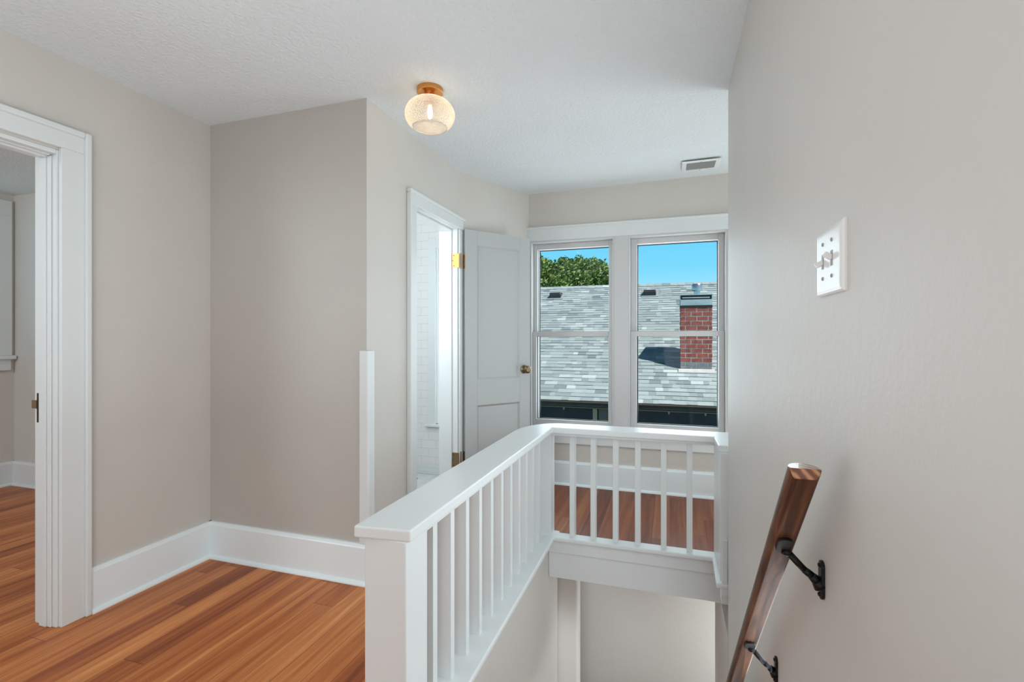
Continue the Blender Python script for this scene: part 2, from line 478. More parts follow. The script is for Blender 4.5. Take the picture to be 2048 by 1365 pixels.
sb = keep(m.build('sash', SASH, bevel=.003), wb)
sb2 = B(-5.372, -5.368, 1.6, 2.45, 1.16, 2.21).build('pane', GLASS); keep(sb2, wb)

# ------------------------------------------------------------------ bathroom doorway trim + open door
t2 = empty('trim_bathroom_doorway', (X3, 2.89, 0))
struct(t2, 'white casing and jamb around the narrow bathroom doorway', 'door casing')
m = B(X3, X3 + .022, 2.499, 2.575, 0, 2.02); m.box(X3, X3 + .015, 3.212, 3.264, 0, 2.02); m.box(X3, X3 + .022, 2.499, 3.262, 2.02, 2.10)
keep(m.build('casing', TRIM, bevel=.003), t2)
m = B(X3, X3 + .032, 2.492, 3.278, 2.082, 2.104); m.box(X3, X3 + .03, 2.492, 2.512, 0, 2.082)
keep(m.build('back_band', TRIM, bevel=.005), t2)
m = B(-1.59, X3, BY0, 2.580, 0, BZ); m.box(-1.59, X3, 3.20, BY1, 0, BZ); m.box(-1.59, X3, 2.58, 3.2, 2.018, BZ)
keep(m.build('jamb', TRIM, bevel=.002), t2)
m = B(-1.59, -1.492, 2.58, 2.590, .004, 2.008); m.box(-1.59, -1.492, 3.190, 3.2, .004, 2.008); m.box(-1.59, -1.492, 2.58, 3.2, 2.008, 2.018)
keep(m.build('door_stop', TRIM, bevel=.002), t2)
keep(B(-1.484, -1.462, 2.5795, 2.583, .955, 1.01).build('strike_plate', SCREW), t2)

DA = Vector((-1.41, 3.25, 0)); DD = Vector((.607, .795, 0)).normalized(); DN = Vector((DD.y, -DD.x, 0))
DM = Matrix(((DD.x, -DN.x, 0, DA.x), (DD.y, -DN.y, 0, DA.y), (0, 0, 1, 0), (0, 0, 0, 1)))   # x along the leaf, y into the leaf, z up
door = empty('door_1'); door.matrix_world = DM
struct(door, 'white two-panel bathroom door standing open in front of the windows', 'door')
DW, DT = .585, .035
def frame_box(m, x0, x1, y0, y1, z0, z1, px0, px1, pz0, pz1):
    m.box(x0, px0, y0, y1, z0, z1); m.box(px1, x1, y0, y1, z0, z1)
    m.box(px0, px1, y0, y1, z0, pz0); m.box(px0, px1, y0, y1, pz1, z1)
m = MB()
m.box(0, .10, 0, DT, .012, 2.026); m.box(.487, DW, 0, DT, .012, 2.026)
m.box(.10, .487, 0, DT, .012, .20); m.box(.10, .487, 0, DT, .738, .926); m.box(.10, .487, 0, DT, 1.922, 2.026)
m.build('door_frame', DOORP, door, bevel=.0015)
def panel(z0, z1):
    o = B(.115, .473, .012, .023, z0 + .013, z1 - .013).build('door_panel', DOORP, door)
    mm = MB(); bm = mm.bm
    prof = [(0, 0), (.004, .002), (.010, .008), (.014, .0125)]
    rings = []
    for a, d in prof:
        rings.append([bm.verts.new((x, d, z)) for x, z in ((.10 + a, z0 + a), (.487 - a, z0 + a), (.487 - a, z1 - a), (.10 + a, z1 - a))])
    for P, Q in zip(rings, rings[1:]):
        for i in range(4):
            j = (i + 1) % 4
            bm.faces.new([P[i], P[j], Q[j], Q[i]])
    mm.build('panel_moulding', DOORP, o)
    return o
panel(.20, .738); panel(.926, 1.922)
# knob
kn = MB().lathe([(0, 0), (.034, 0), (.034, .004), (.030, .009), (.013, .011), (.011, .024), (.013, .028), (.024, .032), (.0305, .043), (.030, .053), (.022, .062), (.012, .064), (.010, .0625), (0, .063)], 36)
kn.xf(Matrix.Translation((.527, 0, .991)) @ Matrix.Rotation(PI / 2, 4, 'X'))
kn.build('door_knob', KNOB, door, smooth=True)
ke = B(.582, .587, .006, .029, .93, 1.05); ke.build('latch_plate', KNOB, door)
def hinge(z0, z1, hm):
    m = MB()
    inv = DM.inverted()
    for k in range(5):
        z = z0 + (z1 - z0) * (k + .04) / 5
        p = inv @ Vector((-1.4325, 3.222, 0))
        m.tube((p.x, p.y, z), (p.x, p.y, z + (z1 - z0) * .92 / 5), .0055)
    m.tube((p.x, p.y, z0 - .006), (p.x, p.y, z1 + .006), .0042)
    m.box(-.003, .0005, .002, .033, z0, z1)
    h = m.build('hinge', hm, door)
    for yy, f in ((.011, .14), (.011, .86), (.025, .5)):
        z = z0 + (z1 - z0) * f
        MB().tube((-.0045, yy, z), (-.002, yy, z), .0035, seg=10).build('hinge_screw', SCREW, h)
    # the other leaf is let into the jamb
    j = keep(B(-1.489, -1.436, 3.1965, 3.2005, z0, z1).build('hinge_leaf', hm), t2)
    for xx, f in ((-1.476, .14), (-1.476, .86), (-1.484, .5)):
        q = MB().tube((xx, 3.1950, z0 + (z1 - z0) * f), (xx, 3.1970, z0 + (z1 - z0) * f), .0035, seg=10).build('leaf_screw', SCREW); q.parent = j
hinge(1.74, 1.842, HINGE); hinge(.31, .412, HINGE2)

# bathroom window sliver and mat
wb4 = empty('window_4', (-1.8, 4.0, .46))
struct(wb4, 'white framed bathroom window seen past the doorway jamb', 'window')
m = B(-2.10, -2.02, 3.98, 4.0, .452, 2.145); m.box(-2.02, -1.58, 3.98, 4.0, 2.05, 2.145)
keep(m.build('casing', TRIM, bevel=.003), wb4)
keep(B(-2.125, -1.58, 3.955, 4.05, .432, .455).build('window_stool', TRIM, bevel=.004), wb4)
m = B(-2.02, -1.96, 4.09, 4.13, .46, 2.05); m.box(-1.96, -1.58, 4.09, 4.13, .46, .53); m.box(-1.96, -1.58, 4.09, 4.13, 1.98, 2.05); m.box(-1.96, -1.58, 4.09, 4.13, 1.24, 1.29)
keep(m.build('sash', TRIM, bevel=.003), wb4)
FROST, _t, _p = mat('frosted_glass', (.9, .92, .92), .7, 0, **{'Transmission Weight': 1.})
keep(B(-2.02, -2.006, 4.0, 4.09, .455, 2.05).build('window_frame', TRIM), wb4)
keep(B(-1.96, -1.58, 4.108, 4.112, .53, 1.98).build('pane', FROST), wb4)
m = B(-2.75, -2.10, 3.55, 3.81, .004, .014)
tag(m.build('bath_mat', MATM, bevel=.004), 'small peach mat on the white floor inside the bathroom doorway', 'mat')

# corner guard on the outside corner
g = MB().prism([(-1.487, 2.10), (-1.487, 2.094), (-1.482, 2.088), (-1.44, 2.088)] + [(-1.44 + .012 * math.cos(a), 2.10 + .012 * math.sin(a)) for a in (-PI / 2 + .4, -PI / 4, -.4)] + [(-1.428, 2.138), (-1.432, 2.143), (-1.45, 2.143), (-1.45, 2.10)], .2, 1.17)
struct(g.build('trim_corner_guard', TRIM, bevel=.003), 'narrow white corner guard strip rising to mid height on the outside corner', 'corner guard')

# ------------------------------------------------------------------ windows
tc = empty('trim_window_casing', (-.38, YW, .46))
struct(tc, 'white flat casing framing both sash windows with wide centre mullion', 'window casing')
F = YW - .02
m = B(-1.175, W1[0], F, YW, .46, WZ1); m.box(W1[1], W2[0], F, YW, .46, WZ1); m.box(W2[1], .525, F, YW, .46, WZ1)
keep(m.build('side_casing', SASH, bevel=.003), tc)
m = B(-1.178, .535, F - .002, YW, WZ1, 2.182); keep(m.build('head_casing', TRIM, bevel=.003), tc)
m = B(-1.18, .55, F - .012, YW, 2.165, 2.184); keep(m.build('head_cap', TRIM, bevel=.005), tc)
m = B(-1.175, .55, F - .035, YW + .02, .432, .462); keep(m.build('window_stool', TRIM, bevel=.006), tc)
m = B(-1.165, .53, F - .002, YW, .350, .432); keep(m.build('apron', TRIM, bevel=.004), tc)

def sash_window(n, w, gx0, gx1, label):
    root = empty('window_%d' % n, ((w[0] + w[1]) / 2, YW, WZ0))
    struct(root, label, 'window')
    x0, x1 = w
    m = B(x0, x0 + .012, YW - .018, 4.2, WZ0, WZ1); m.box(x1 - .012, x1, YW - .018, 4.2, WZ0, WZ1); m.box(x0 + .012, x1 - .012, YW - .018, 4.2, WZ1 - .014, WZ1); m.box(x0 + .012, x1 - .012, YW + .02, 4.2, WZ0, WZ0 + .014)
    keep(m.build('window_frame', SASH, bevel=.002), root)
    def sash(name, y0, y1, z0, z1, gz0, gz1):
        m = MB(); frame_box(m, x0 + .013, x1 - .013, y0, y1, z0, z1, gx0, gx1, gz0, gz1)
        s = keep(m.build(name, SASH, bevel=.003), root)
        p = B(gx0 - .004, gx1 + .004, y1 - .012, y1 - .008, gz0 - .004, gz1 + .004).build('pane', GLASS)
        p.parent = s
        k = .004
        q = MB(); frame_box(q, gx0, gx1, y1 - .006, y1 - .001, gz0, gz1, gx0 + k, gx1 - .002, gz0 + k, gz1 - .002)
        g = q.build('gasket', GASKET); g.parent = s
        return s
    sash('upper_sash', 4.100, 4.138, 1.256, 2.05, 1.290, 2.003)
    sash('lower_sash', 4.064, 4.099, .475, 1.291, .540, 1.250)
    m = MB(); frame_box(m, x0 + .012, x1 - .012, 4.145, 4.198, WZ0 + .014, WZ1 - .014, gx0 - .002, gx1 + .002, .520, 2.008)
    m.box(gx0 - .002, gx1 + .002, 4.165, 4.198, 1.262, 1.288)
    st = keep(m.build('storm_frame', SASH, bevel=.002), root)
    m = MB(); frame_box(m, gx0 - .002, gx1 + .002, 4.185, 4.196, .520, 2.008, gx0 + .004, gx1 - .003, .532, 2.004)
    b = m.build('screen_edge', GASKET); b.parent = st
    return root
sash_window(1, W1, -1.098, -.484, 'left sash window looking onto shingles and treetop, beside the open door')
sash_window(2, W2, -.256, .358, 'right sash window looking onto brick chimney and blue sky')

# ------------------------------------------------------------------ balustrade
rl = empty('balustrade', (-.76, 1.26, 0))
tag(rl, 'white painted balustrade turning the corner around the open stairwell', 'railing')
def arc(cx, cy, rx, ry, a0, a1, n):
    return [(cx + rx * math.cos(a0 + (a1 - a0) * i / n), cy + ry * math.sin(a0 + (a1 - a0) * i / n)) for i in range(n + 1)]
out = [(-.862, 1.186)] + arc(-.64, 2.70, .222, .33, PI, PI / 2, 14) + [(.37, 3.03), (.37, 2.645), (.231, 2.645), (.227, 2.865), (-.677, 2.865), (-.688, 1.203)]
keep(MB().prism(out, .660, .695).build('top_rail', TRIM, bevel=.006, seg=3), rl)
inn = [(-.830, 1.212)] + arc(-.64, 2.70, .190, .30, PI, PI / 2, 14) + [(.36, 3.00), (.36, 2.66), (.247, 2.66), (.244, 2.892), (-.697, 2.892), (-.706, 1.212)]
keep(MB().prism(inn, .642, .661).build('rail_moulding', TRIM, bevel=.003), rl)
keep(B(-.835, -.700, 1.2, 1.327, 0, .662).build('newel_post', TRIM, bevel=.004), rl)
keep(B(-.815, -.692, 2.902, 3.0, .02, .662).build('newel_post', TRIM, bevel=.003), rl)
keep(B(.236, .36, 2.62, 2.975, .02, .662).build('newel_post', TRIM, bevel=.003), rl)
sill = [(-.857, 1.327), (-.857, 3.0), (-.857 + .2, 3.0), (-.657, 2.975), (.36, 2.975), (.36, 2.59), (.217, 2.59), (.221, 2.889), (-.667, 2.889), (-.667, 1.327)]
keep(MB().prism(sill, 0, .025).build('bottom_rail', TRIM, bevel=.007, seg=3), rl)
pts = [1.432 + .1353 * i for i in range(11)]
bal = None
def baluster(loc, rot=0):
    global bal
    if bal is None:
        bal = B(-.0275, .0275, -.0155, .0155, .022, .644).build('baluster', TRIM, bevel=.0015)
        o = bal
    else:
        o = bal.copy(); COL.objects.link(o)
    o.parent = rl
    o.matrix_parent_inverse = Matrix.Identity(4)
    o.location = (loc[0] - rl.location.x, loc[1] - rl.location.y, 0)
    o.rotation_euler = (0, 0, rot)
for y in pts:
    baluster((-.7625, y + .0155))
for x in (-.582, -.455, -.323, -.195, -.05, .09):
    baluster((x + .0155, 2.9575), PI / 2)
bk = keep(B(.243, XR, 2.592, 2.622, .025, .24).build('end_block', TRIM, bevel=.003), rl)
cb = MB(); bm = cb.bm
prof = [(2.595, .0), (2.70, .0), (2.70, -.09), (2.625, -.09), (2.618, -.06), (2.602, -.03)]
A = [bm.verts.new((.243, y, z)) for y, z in prof]; C2 = [bm.verts.new((.275, y, z)) for y, z in prof]
for i in range(len(prof)):
    j = (i + 1) % len(prof); bm.faces.new([A[i], A[j], C2[j], C2[i]])
bm.faces.new(A); bm.faces.new(C2[::-1])
keep(cb.build('corbel', TRIM, bevel=.002), rl)
hd = empty('trim_stair_header', (-.24, 2.93, -.23))
struct(hd, 'wide white header board under the short balustrade above the stairs', 'header board')
keep(B(-.711, XR, 2.912, 2.936, -.076, 0).build('upper_board', TRIM, bevel=.002), hd)
keep(B(-.711, XR, 2.924, 2.936, -.236, -.076).build('lower_board', TRIM, bevel=.003), hd)

# ------------------------------------------------------------------ wall handrail
hr = empty('wall_handrail', (.2, .9, .99))
tag(hr, 'sloping round brown wooden handrail held off the right wall by black brackets', 'handrail')
SL = 1.056
def railz(y): return 1.006 - SL * (y - .886)
m = MB(); bm = m.bm
d = Vector((0, 1, -SL)).normalized(); up = Vector((0, SL, 1)).normalized(); sx = Vector((1, 0, 0))
prof = []
for i in range(40):
    a = 2 * PI * i / 40
    x, z = .0225 * math.cos(a), .0235 * math.sin(a)
    z = max(z, -.0165)
    prof.append((x, z))
P0 = Vector((.2, .70, railz(.70))); P1 = Vector((.2, 2.6, railz(2.6)))
A = [bm.verts.new(P0 + sx * x + up * z) for x, z in prof]; E2 = [bm.verts.new(P1 + sx * x + up * z) for x, z in prof]
for i in range(40):
    j = (i + 1) % 40; bm.faces.new([A[i], A[j], E2[j], E2[i]])
bm.faces.new(A[::-1]); bm.faces.new(E2)
for co_, no_ in (((.2, .9, 1.028), (0, 0, 1)), ((.2, .858, 1.0), (0, -1, 0))):
    geom = bm.verts[:] + bm.edges[:] + bm.faces[:]
    res = bmesh.ops.bisect_plane(bm, geom=geom, plane_co=co_, plane_no=no_, clear_outer=True)
    eds = [e for e in res['geom_cut'] if isinstance(e, bmesh.types.BMEdge)]
    bmesh.ops.contextual_create(bm, geom=eds)
bm.normal_update()
ro = m.build('rail', RAIL, smooth=False)
ro.data.materials.append(ENDG)
for p in ro.data.polygons:
    if abs(p.normal.z) > .98 or p.normal.y < -.98: p.material_index = 1
    elif abs(p.normal.dot(up)) < .999 : p.use_smooth = True
mo = ro.modifiers.new('edge', 'BEVEL'); mo.width = .0015; mo.segments = 2; mo.limit_method = 'ANGLE'; mo.angle_limit = math.radians(35)
keep(ro, hr)
def bracket(y):
    z = railz(y) - .0165 * math.sqrt(1 + SL * SL) * .98
    zc = z - .052
    # wall plate: narrow rounded strap with the arm flaring out of it
    bpt = MB()
    bpt.prism(arc(0, .024, .0115, .0115, 0, PI, 8) + arc(0, -.024, .0115, .0115, PI, 2 * PI, 8), 0, .006)
    bpt.xf(Matrix.Translation((XR, y + .005, zc)) @ Matrix.Rotation(-PI / 2, 4, 'Y') @ Matrix.Rotation(PI / 2, 4, 'Z'))
    plate = bpt.build('bracket', BLACK, bevel=.0015)
    keep(plate, hr)
    k = MB(); bmm = k.bm
    path = [((XR - .004, y + .005, zc - .012), .0135), ((XR - .011, y + .005, zc - .003), .0095), ((XR - .020, y + .004, zc + .006), .0072), ((XR - .032, y + .003, zc + .0155), .0064), ((.212, y, z - .010), .0062), ((.203, y, z - .004), .0085)]
    for (p, a), (q, b) in zip(path, path[1:]):
        k.tube(p, q, a, b, 14)
    arm = k.build('bracket_arm', BLACK, smooth=True); arm.parent = plate
    k = MB()
    k.prism(arc(0, .014, .0125, .0125, 0, PI, 8) + arc(0, -.014, .0125, .0125, PI, 2 * PI, 8), -.0035, .0035)
    k.xf(Matrix.Translation((.2, y, railz(y))) @ Matrix.Rotation(-math.atan(SL), 4, 'X') @ Matrix.Translation((0, 0, -.0185)))
    sd = k.build('saddle', BLACK, bevel=.001); sd.parent = plate
    for dz in (-.027, .027):
        k = MB().lathe([(0, .0095), (.003, .009), (.0048, .006), (.0048, .005)], 12)
        k.xf(Matrix.Translation((XR, y + .005, zc + dz)) @ Matrix.Rotation(-PI / 2, 4, 'Y'))
        q = k.build('bracket_screw', BLACK, smooth=True); q.parent = plate
for y in (1.022, 1.428, 1.80):
    bracket(y)

# ------------------------------------------------------------------ light switch
sw = empty('light_switch', (XR, .97, 1.366))
tag(sw, 'white two-gang toggle light switch plate on the right wall', 'light switch')
m = MB(); bm = m.bm
hw, hh = .0715, .0585
rings = []
for ins, t_ in ((0, 0), (0, .003), (.003, .0062), (.008, .0078), (.012, .008)):
    rings.append([bm.verts.new((XR - t_, .973 + sy * (hw - ins), 1.366 + sz * (hh - ins))) for sy, sz in ((-1, -1), (1, -1), (1, 1), (-1, 1))])
for P, Q in zip(rings, rings[1:]):
    for i in range(4):
        j = (i + 1) % 4; bm.faces.new([P[i], P[j], Q[j], Q[i]])
bm.faces.new(rings[-1]); bm.faces.new(rings[0][::-1])
keep(m.build('switch_plate', PLASTIC, smooth=False), sw)
for yc, up_ in ((1.000, -1), (.950, 1)):
    fr = keep(B(XR - .0085, XR - .0075, yc - .0055, yc + .0055, 1.354, 1.380).build('toggle_slot', SLOT), sw)
    t_ = B(-.0145, 0, -.0032, .0032, -.0048, .0048)
    t_.xf(Matrix.Translation((XR - .007, yc, 1.367)) @ Matrix.Rotation(math.radians(30 * up_), 4, 'Y'))
    keep(t_.build('toggle', PLASTIC, bevel=.0015), sw)
    for z in (1.337, 1.398):
        k = MB().lathe([(0, .0025), (.002, .0022), (.0034, .0012), (.0036, 0)], 14)
        k.xf(Matrix.Translation((XR - .0077, yc, z)) @ Matrix.Rotation(-PI / 2, 4, 'Y'))
        keep(k.build('plate_screw', SLOT, smooth=True), sw)

# ------------------------------------------------------------------ ceiling light
LX, LY = -1.105, 2.12
cl = empty('ceiling_light', (LX, LY, H))
tag(cl, 'flush ceiling light with brass canopy and glowing pressed-glass globe', 'ceiling light')
def lth(prof, name, mt, seg=64, smooth=True, bevel=0):
    return MB().lathe(prof, seg).build(name, mt, cl, smooth=smooth, bevel=bevel)
c = lth([(0, 0), (.063, 0), (.0635, -.004), (.0635, -.020), (.061, -.022), (0, -.022)], 'canopy', BRASS)
md = c.modifiers.new('es', 'EDGE_SPLIT'); md.split_angle = math.radians(35)
c = lth([(.0, -.021), (.028, -.0215), (.028, -.052), (.034, -.053), (.034, -.060), (.0, -.060)], 'fitter', BRASS)
md = c.modifiers.new('es', 'EDGE_SPLIT'); md.split_angle = math.radians(35)
for a in (.4 - PI / 2, 2.5, 4.0):
    MB().tube((.027 * math.cos(a), .027 * math.sin(a), -.037), (.042 * math.cos(a), .042 * math.sin(a), -.037), .004, seg=10).build('thumb_screw', BRASS, cl)
prof = [(.040, -.050), (.052, -.052), (.075, -.060), (.098, -.076), (.113, -.098), (.119, -.120), (.117, -.144), (.107, -.165), (.093, -.181), (.080, -.188)]
# smooth the profile
def cr(ps, n=5):
    outp = []
    for i in range(len(ps) - 1):
        p0 = ps[max(i - 1, 0)]; p1 = ps[i]; p2 = ps[i + 1]; p3 = ps[min(i + 2, len(ps) - 1)]
        for j in range(n):
            t_ = j / n
            outp.append(tuple(.5 * (2 * p1[q] + (p2[q] - p0[q]) * t_ + (2 * p0[q] - 5 * p1[q] + 4 * p2[q] - p3[q]) * t_ ** 2 + (3 * p1[q] - p0[q] - 3 * p2[q] + p3[q]) * t_ ** 3) for q in (0, 1)))
    return outp + [ps[-1]]
gs = MB(); bm = gs.bm
seg = 180
rings = []
for r_, z_ in cr(prof):
    rings.append([bm.verts.new(((r_ + .0010 * (i % 2)) * math.cos(2 * PI * i / seg), (r_ + .0010 * (i % 2)) * math.sin(2 * PI * i / seg), z_)) for i in range(seg)])
for P, Q in zip(rings, rings[1:]):
    for i in range(seg):
        j = (i + 1) % seg; bm.faces.new([P[i], P[j], Q[j], Q[i]])
sh = gs.build('glass_shade', SHADE, cl, smooth=True)
b = MB().lathe([(.080, -.188), (.076, -.189), (.05, -.1885), (.02, -.188), (0, -.188)], 96).build('shade_base', BASEG, sh, smooth=True)
rimo = MB().lathe([(.0765, -.1885), (.080, -.185), (.0835, -.1865), (.0825, -.1905), (.0785, -.1915), (.0765, -.1885)], 96).build('shade_rim', mat('rim_glass', (.95, .86, .78), .2, 0, **{'Transmission Weight': .3})[0], sh, smooth=True)
lth([(0, -.058), (.016, -.058), (.0165, -.080), (.013, -.083), (0, -.083)], 'socket', BRASS, 24)
lth([(.0, -.083), (.007, -.083), (.009, -.092), (.011, -.106), (.0118, -.118), (.0105, -.132), (.007, -.142), (0, -.146)], 'bulb', BULB, 28)

# ------------------------------------------------------------------ ceiling vent
VX0, VX1, VY0, VY1 = .080, .334, 3.60, 3.832
vn = empty('ceiling_vent', ((VX0 + VX1) / 2, (VY0 + VY1) / 2, cz(.2, 3.716)))
tag(vn, 'white louvred air vent in the ceiling above the right window', 'vent')
sl_y = (cz(.2, 3.8) - cz(.2, 3.6)) / .2; sl_x = (cz(.3, 3.7) - cz(.1, 3.7)) / .2
vn.rotation_euler = (math.atan(sl_y), -math.atan(sl_x), 0)
hx, hy = (VX1 - VX0) / 2, (VY1 - VY0) / 2
ix, iy = .096, .088
m = MB(); bm = m.bm
rings = []
for x_, y_, z_ in ((hx, hy, .002), (hx, hy, -.0012), (hx - .010, hy - .010, -.0045), (ix, iy, -.006), (ix, iy, .002)):
    rings.append([bm.verts.new((sx_ * x_, sy_ * y_, z_)) for sx_, sy_ in ((-1, -1), (1, -1), (1, 1), (-1, 1))])
for P, Q in zip(rings, rings[1:]):
    for i in range(4):
        j = (i + 1) % 4; bm.faces.new([P[i], P[j], Q[j], Q[i]])
m.build('vent_frame', VENT, vn)
B(-ix, ix, -iy, iy, -.001, .001).build('backing', VDARK, vn)
m = MB()
for i in range(13):
    y = -iy + (i + .5) * 2 * iy / 13
    q = MB(); q.box(-ix, ix, -.0055, .0055, -.0006, .0006)
    q.xf(Matrix.Translation((0, y, -.0045)) @ Matrix.Rotation(math.radians(48), 4, 'X'))
    me_ = bpy.data.meshes.new('tmp'); q.bm.to_mesh(me_); q.bm.free(); m.bm.from_mesh(me_); bpy.data.meshes.remove(me_)
m.build('louvres', VENTG, vn)
for sy_ in (-1, 1):
    MB().lathe([(0, -.011), (.003, -.0105), (.0045, -.008)], 12, at=(0, sy_ * .103, 0)).build('vent_screw', SLOT, vn, smooth=True)

# ------------------------------------------------------------------ outside
def shingle_mat():
    m, t, p = mat('shingles', rough=.9)
    at = node(t, 'ShaderNodeAttribute', attribute_name='tone')
    c = ramp(t, at.outputs['Fac'], [(0, (.18, .225, .24)), (.45, (.315, .385, .40)), (.8, (.41, .49, .505)), (1, (.53, .61, .62))])
    n = node(t, 'ShaderNodeTexNoise'); n.inputs['Scale'].default_value = 60; n.inputs['Detail'].default_value = 4
    t.links.new(objco(t), n.inputs['Vector'])
    mx = node(t, 'ShaderNodeMix', data_type='RGBA', blend_type='MULTIPLY'); mx.inputs[0].default_value = .5
    t.links.new(c, mx.inputs[6]); t.links.new(ramp(t, n.outputs[0], [(.3, (.7, .7, .7)), (.7, (1.2, 1.2, 1.2))]), mx.inputs[7])
    t.links.new(mx.outputs[2], p.inputs['Base Color'])
    return m
SHING = shingle_mat()
def noisy(name, a, b, scale, rough=.6, metal=0.):
    m, t, p = mat(name, a, rough, metal)
    n = node(t, 'ShaderNodeTexNoise'); n.inputs['Scale'].default_value = scale; n.inputs['Detail'].default_value = 5
    t.links.new(objco(t), n.inputs['Vector'])
    t.links.new(ramp(t, n.outputs[0], [(.35, a), (.65, b)]), p.inputs['Base Color'])
    return m
house = empty('neighbouring_house', (-1, 9.5, -3.2))
tag(house, 'neighbouring navy house with grey shingle roof and brick chimney outside the windows', 'house')
EY, EZ, RY, RZ = 9.2, .045, 13.83, 2.705
RS = Vector((0, RY - EY, RZ - EZ)); RL = RS.length; RS.normalize(); RN = Vector((0, -RS.z, RS.y))
def on_roof(x, s, h=0): return Vector((x, EY, EZ)) + Vector((0, RS.y, RS.z)) * s + RN * h
bm = bmesh.new()
lay = bm.faces.layers.float.new('tone')
XA, XB = -9., 7.
def quad(ps, tone):
    f = bm.faces.new([bm.verts.new(p) for p in ps]); f[lay] = tone
rows = 42; ex = RL / rows
rr = random.Random(3)
for k in range(rows):
    x = XA - rr.random() * .3
    s0, s1 = k * ex, (k + 1) * ex + .02
    while x < XB:
        w = rr.choice((.10, .14, .18, .22, .26, .32))
        hi = rr.random()
        hgt = .016 if hi > .45 else .010
        tone = min(1, max(0, rr.gauss(.55, .20)))
        a, b_ = on_roof(x, s0, hgt), on_roof(x + w, s0, hgt)
        c_, d_ = on_roof(x + w, s1, .003), on_roof(x, s1, .003)
        quad((a, b_, c_, d_), tone)
        quad((on_roof(x, s0, -.004), on_roof(x + w, s0, -.004), b_, a), .0)
        quad((on_roof(x, s0, 0), a, d_, on_roof(x, s1, 0)), .1)
        quad((b_, on_roof(x + w, s0, 0), on_roof(x + w, s1, 0), c_), .1)
        x += w
x = XA
while x < XB:        # ridge caps
    tone = min(1, max(0, rr.gauss(.6, .15)))
    a, b_ = on_roof(x, RL - .11, .022), on_roof(x + .2, RL - .11, .014)
    c_, d_ = on_roof(x + .2, RL + .01, .030), on_roof(x, RL + .01, .038)
    quad((a, b_, c_, d_), tone)
    quad((on_roof(x, RL - .11, 0), on_roof(x + .2, RL - .11, 0), b_, a), .05)
    x += .2
quad((on_roof(XA, RL, 0), on_roof(XB, RL, 0), Vector((XB, 2 * RY - EY, EZ)), Vector((XA, 2 * RY - EY, EZ))), .5)
me = bpy.data.meshes.new('roof'); bm.to_mesh(me); bm.free(); me.materials.append(SHING)
ro = bpy.data.objects.new('roof', me); COL.objects.link(ro); keep(ro, house)
NAVY = noisy('navy_siding', (.020, .028, .045), (.030, .042, .062), 5, .7)
GUT = noisy('dark_gutter', (.012, .013, .016), (.022, .022, .024), 8, .5)
TAN, _t, _p = mat('tan_trim', (.42, .36, .27), .6)
BRONZE, _t, _p = mat('bronze_trim', (.16, .11, .08), .5)
keep(B(XA, XB, 9.62, 9.75, -3.2, .10).build('siding', NAVY), house)
keep(B(XA, XB, EY - .02, EY + .06, -.075, .04).build('gutter', GUT, bevel=.02), house)
keep(B(XA, XB, EY - .035, EY - .015, .022, .042).build('gutter_lip', BRONZE), house)
keep(B(XA, XB, EY + .06, 9.62, -.075, -.06).build('soffit', GUT), house)
keep(B(XA, XB, 9.585, 9.62, -.140, -.118).build('light_line', TAN), house)
for x in (-3.2, -2.02, -1.40, -.02, .62, 1.9):
    keep(B(x - .016, x + .016, 9.58, 9.61, -.185, -.142).build('line_clip', TAN, bevel=.003), house)
keep(B(-1.44, -1.355, 9.57, 9.62, -3.2, -.145).build('corner_board', TAN), house)
hw_ = keep(B(-1.33, -.98, 9.585, 9.62, -1.3, -.145).build('window_frame', BRONZE), house)
hp, _t, _p = mat('dark_pane', (.05, .065, .075), .1)
for i in range(2):
    for j in range(2):
        o = B(-1.30 + i * .155, -1.165 + i * .155, 9.58, 9.59, -.30 - .2 * j, -.18 - .2 * j).build('window_pane', hp); o.parent = hw_
# chimney
CX0, CX1, CY0, CY1, CT = .197, .776, 10.18, 10.62, 1.84
MORT, _t, _p = mat('mortar', (.60, .56, .52), .9)
ch = keep(B(CX0 + .003, CX1 - .003, CY0 + .003, CY1 - .003, .40, CT).build('chimney', MORT), house)
BRK = noisy('red_brick', (.30, .070, .058), (.50, .14, .10), 14, .85)
BRK2 = noisy('grey_brick', (.22, .225, .25), (.30, .29, .30), 10, .85)
brr = random.Random(5)
def bricks(z0, z1, mt, name):
    m = MB()
    row = 0
    z = z0
    while z < z1 - .02:
        zt = min(z + .074, z1)
        for face in ('f', 'l', 'r', 'b'):
            a0, a1 = (CX0, CX1) if face in 'fb' else (CY0, CY1)
            x = a0 - (.104 if row % 2 else 0.)
            while x < a1:
                xa, xb = max(x, a0), min(x + .192, a1)
                if xb - xa > .02:
                    j = brr.uniform(0, .006)
                    if face == 'f': m.box(xa, xb, CY0 - j, CY0 + .03, z, zt)
                    elif face == 'b': m.box(xa, xb, CY1 - .03, CY1 + j, z, zt)
                    elif face == 'l': m.box(CX0 - j, CX0 + .03, xa, xb, z, zt)
                    else: m.box(CX1 - .03, CX1 + j, xa, xb, z, zt)
                x += .209
        z += .0905; row += 1
    o = m.build(name, mt, bevel=.004); o.parent = ch
bricks(.775, CT, BRK, 'brick_course')
bricks(.595, .77, BRK2, 'grey_brick_course')
FLASH = noisy('lead_flashing', (.55, .55, .54), (.66, .66, .64), 9, .6)
m = MB(); bm = m.bm
p = [on_roof(CX0 - .03, 0, 0)]
s_f = (CY0 - EY) / RS.y
vs = [on_roof(CX0 - .04, s_f - .10, .022), on_roof(CX1 + .05, s_f - .10, .022), on_roof(CX1 + .05, s_f + .01, .030), on_roof(CX0 - .04, s_f + .01, .030)]
lo = [on_roof(q.x, (q.y - EY) / RS.y, 0) for q in vs]
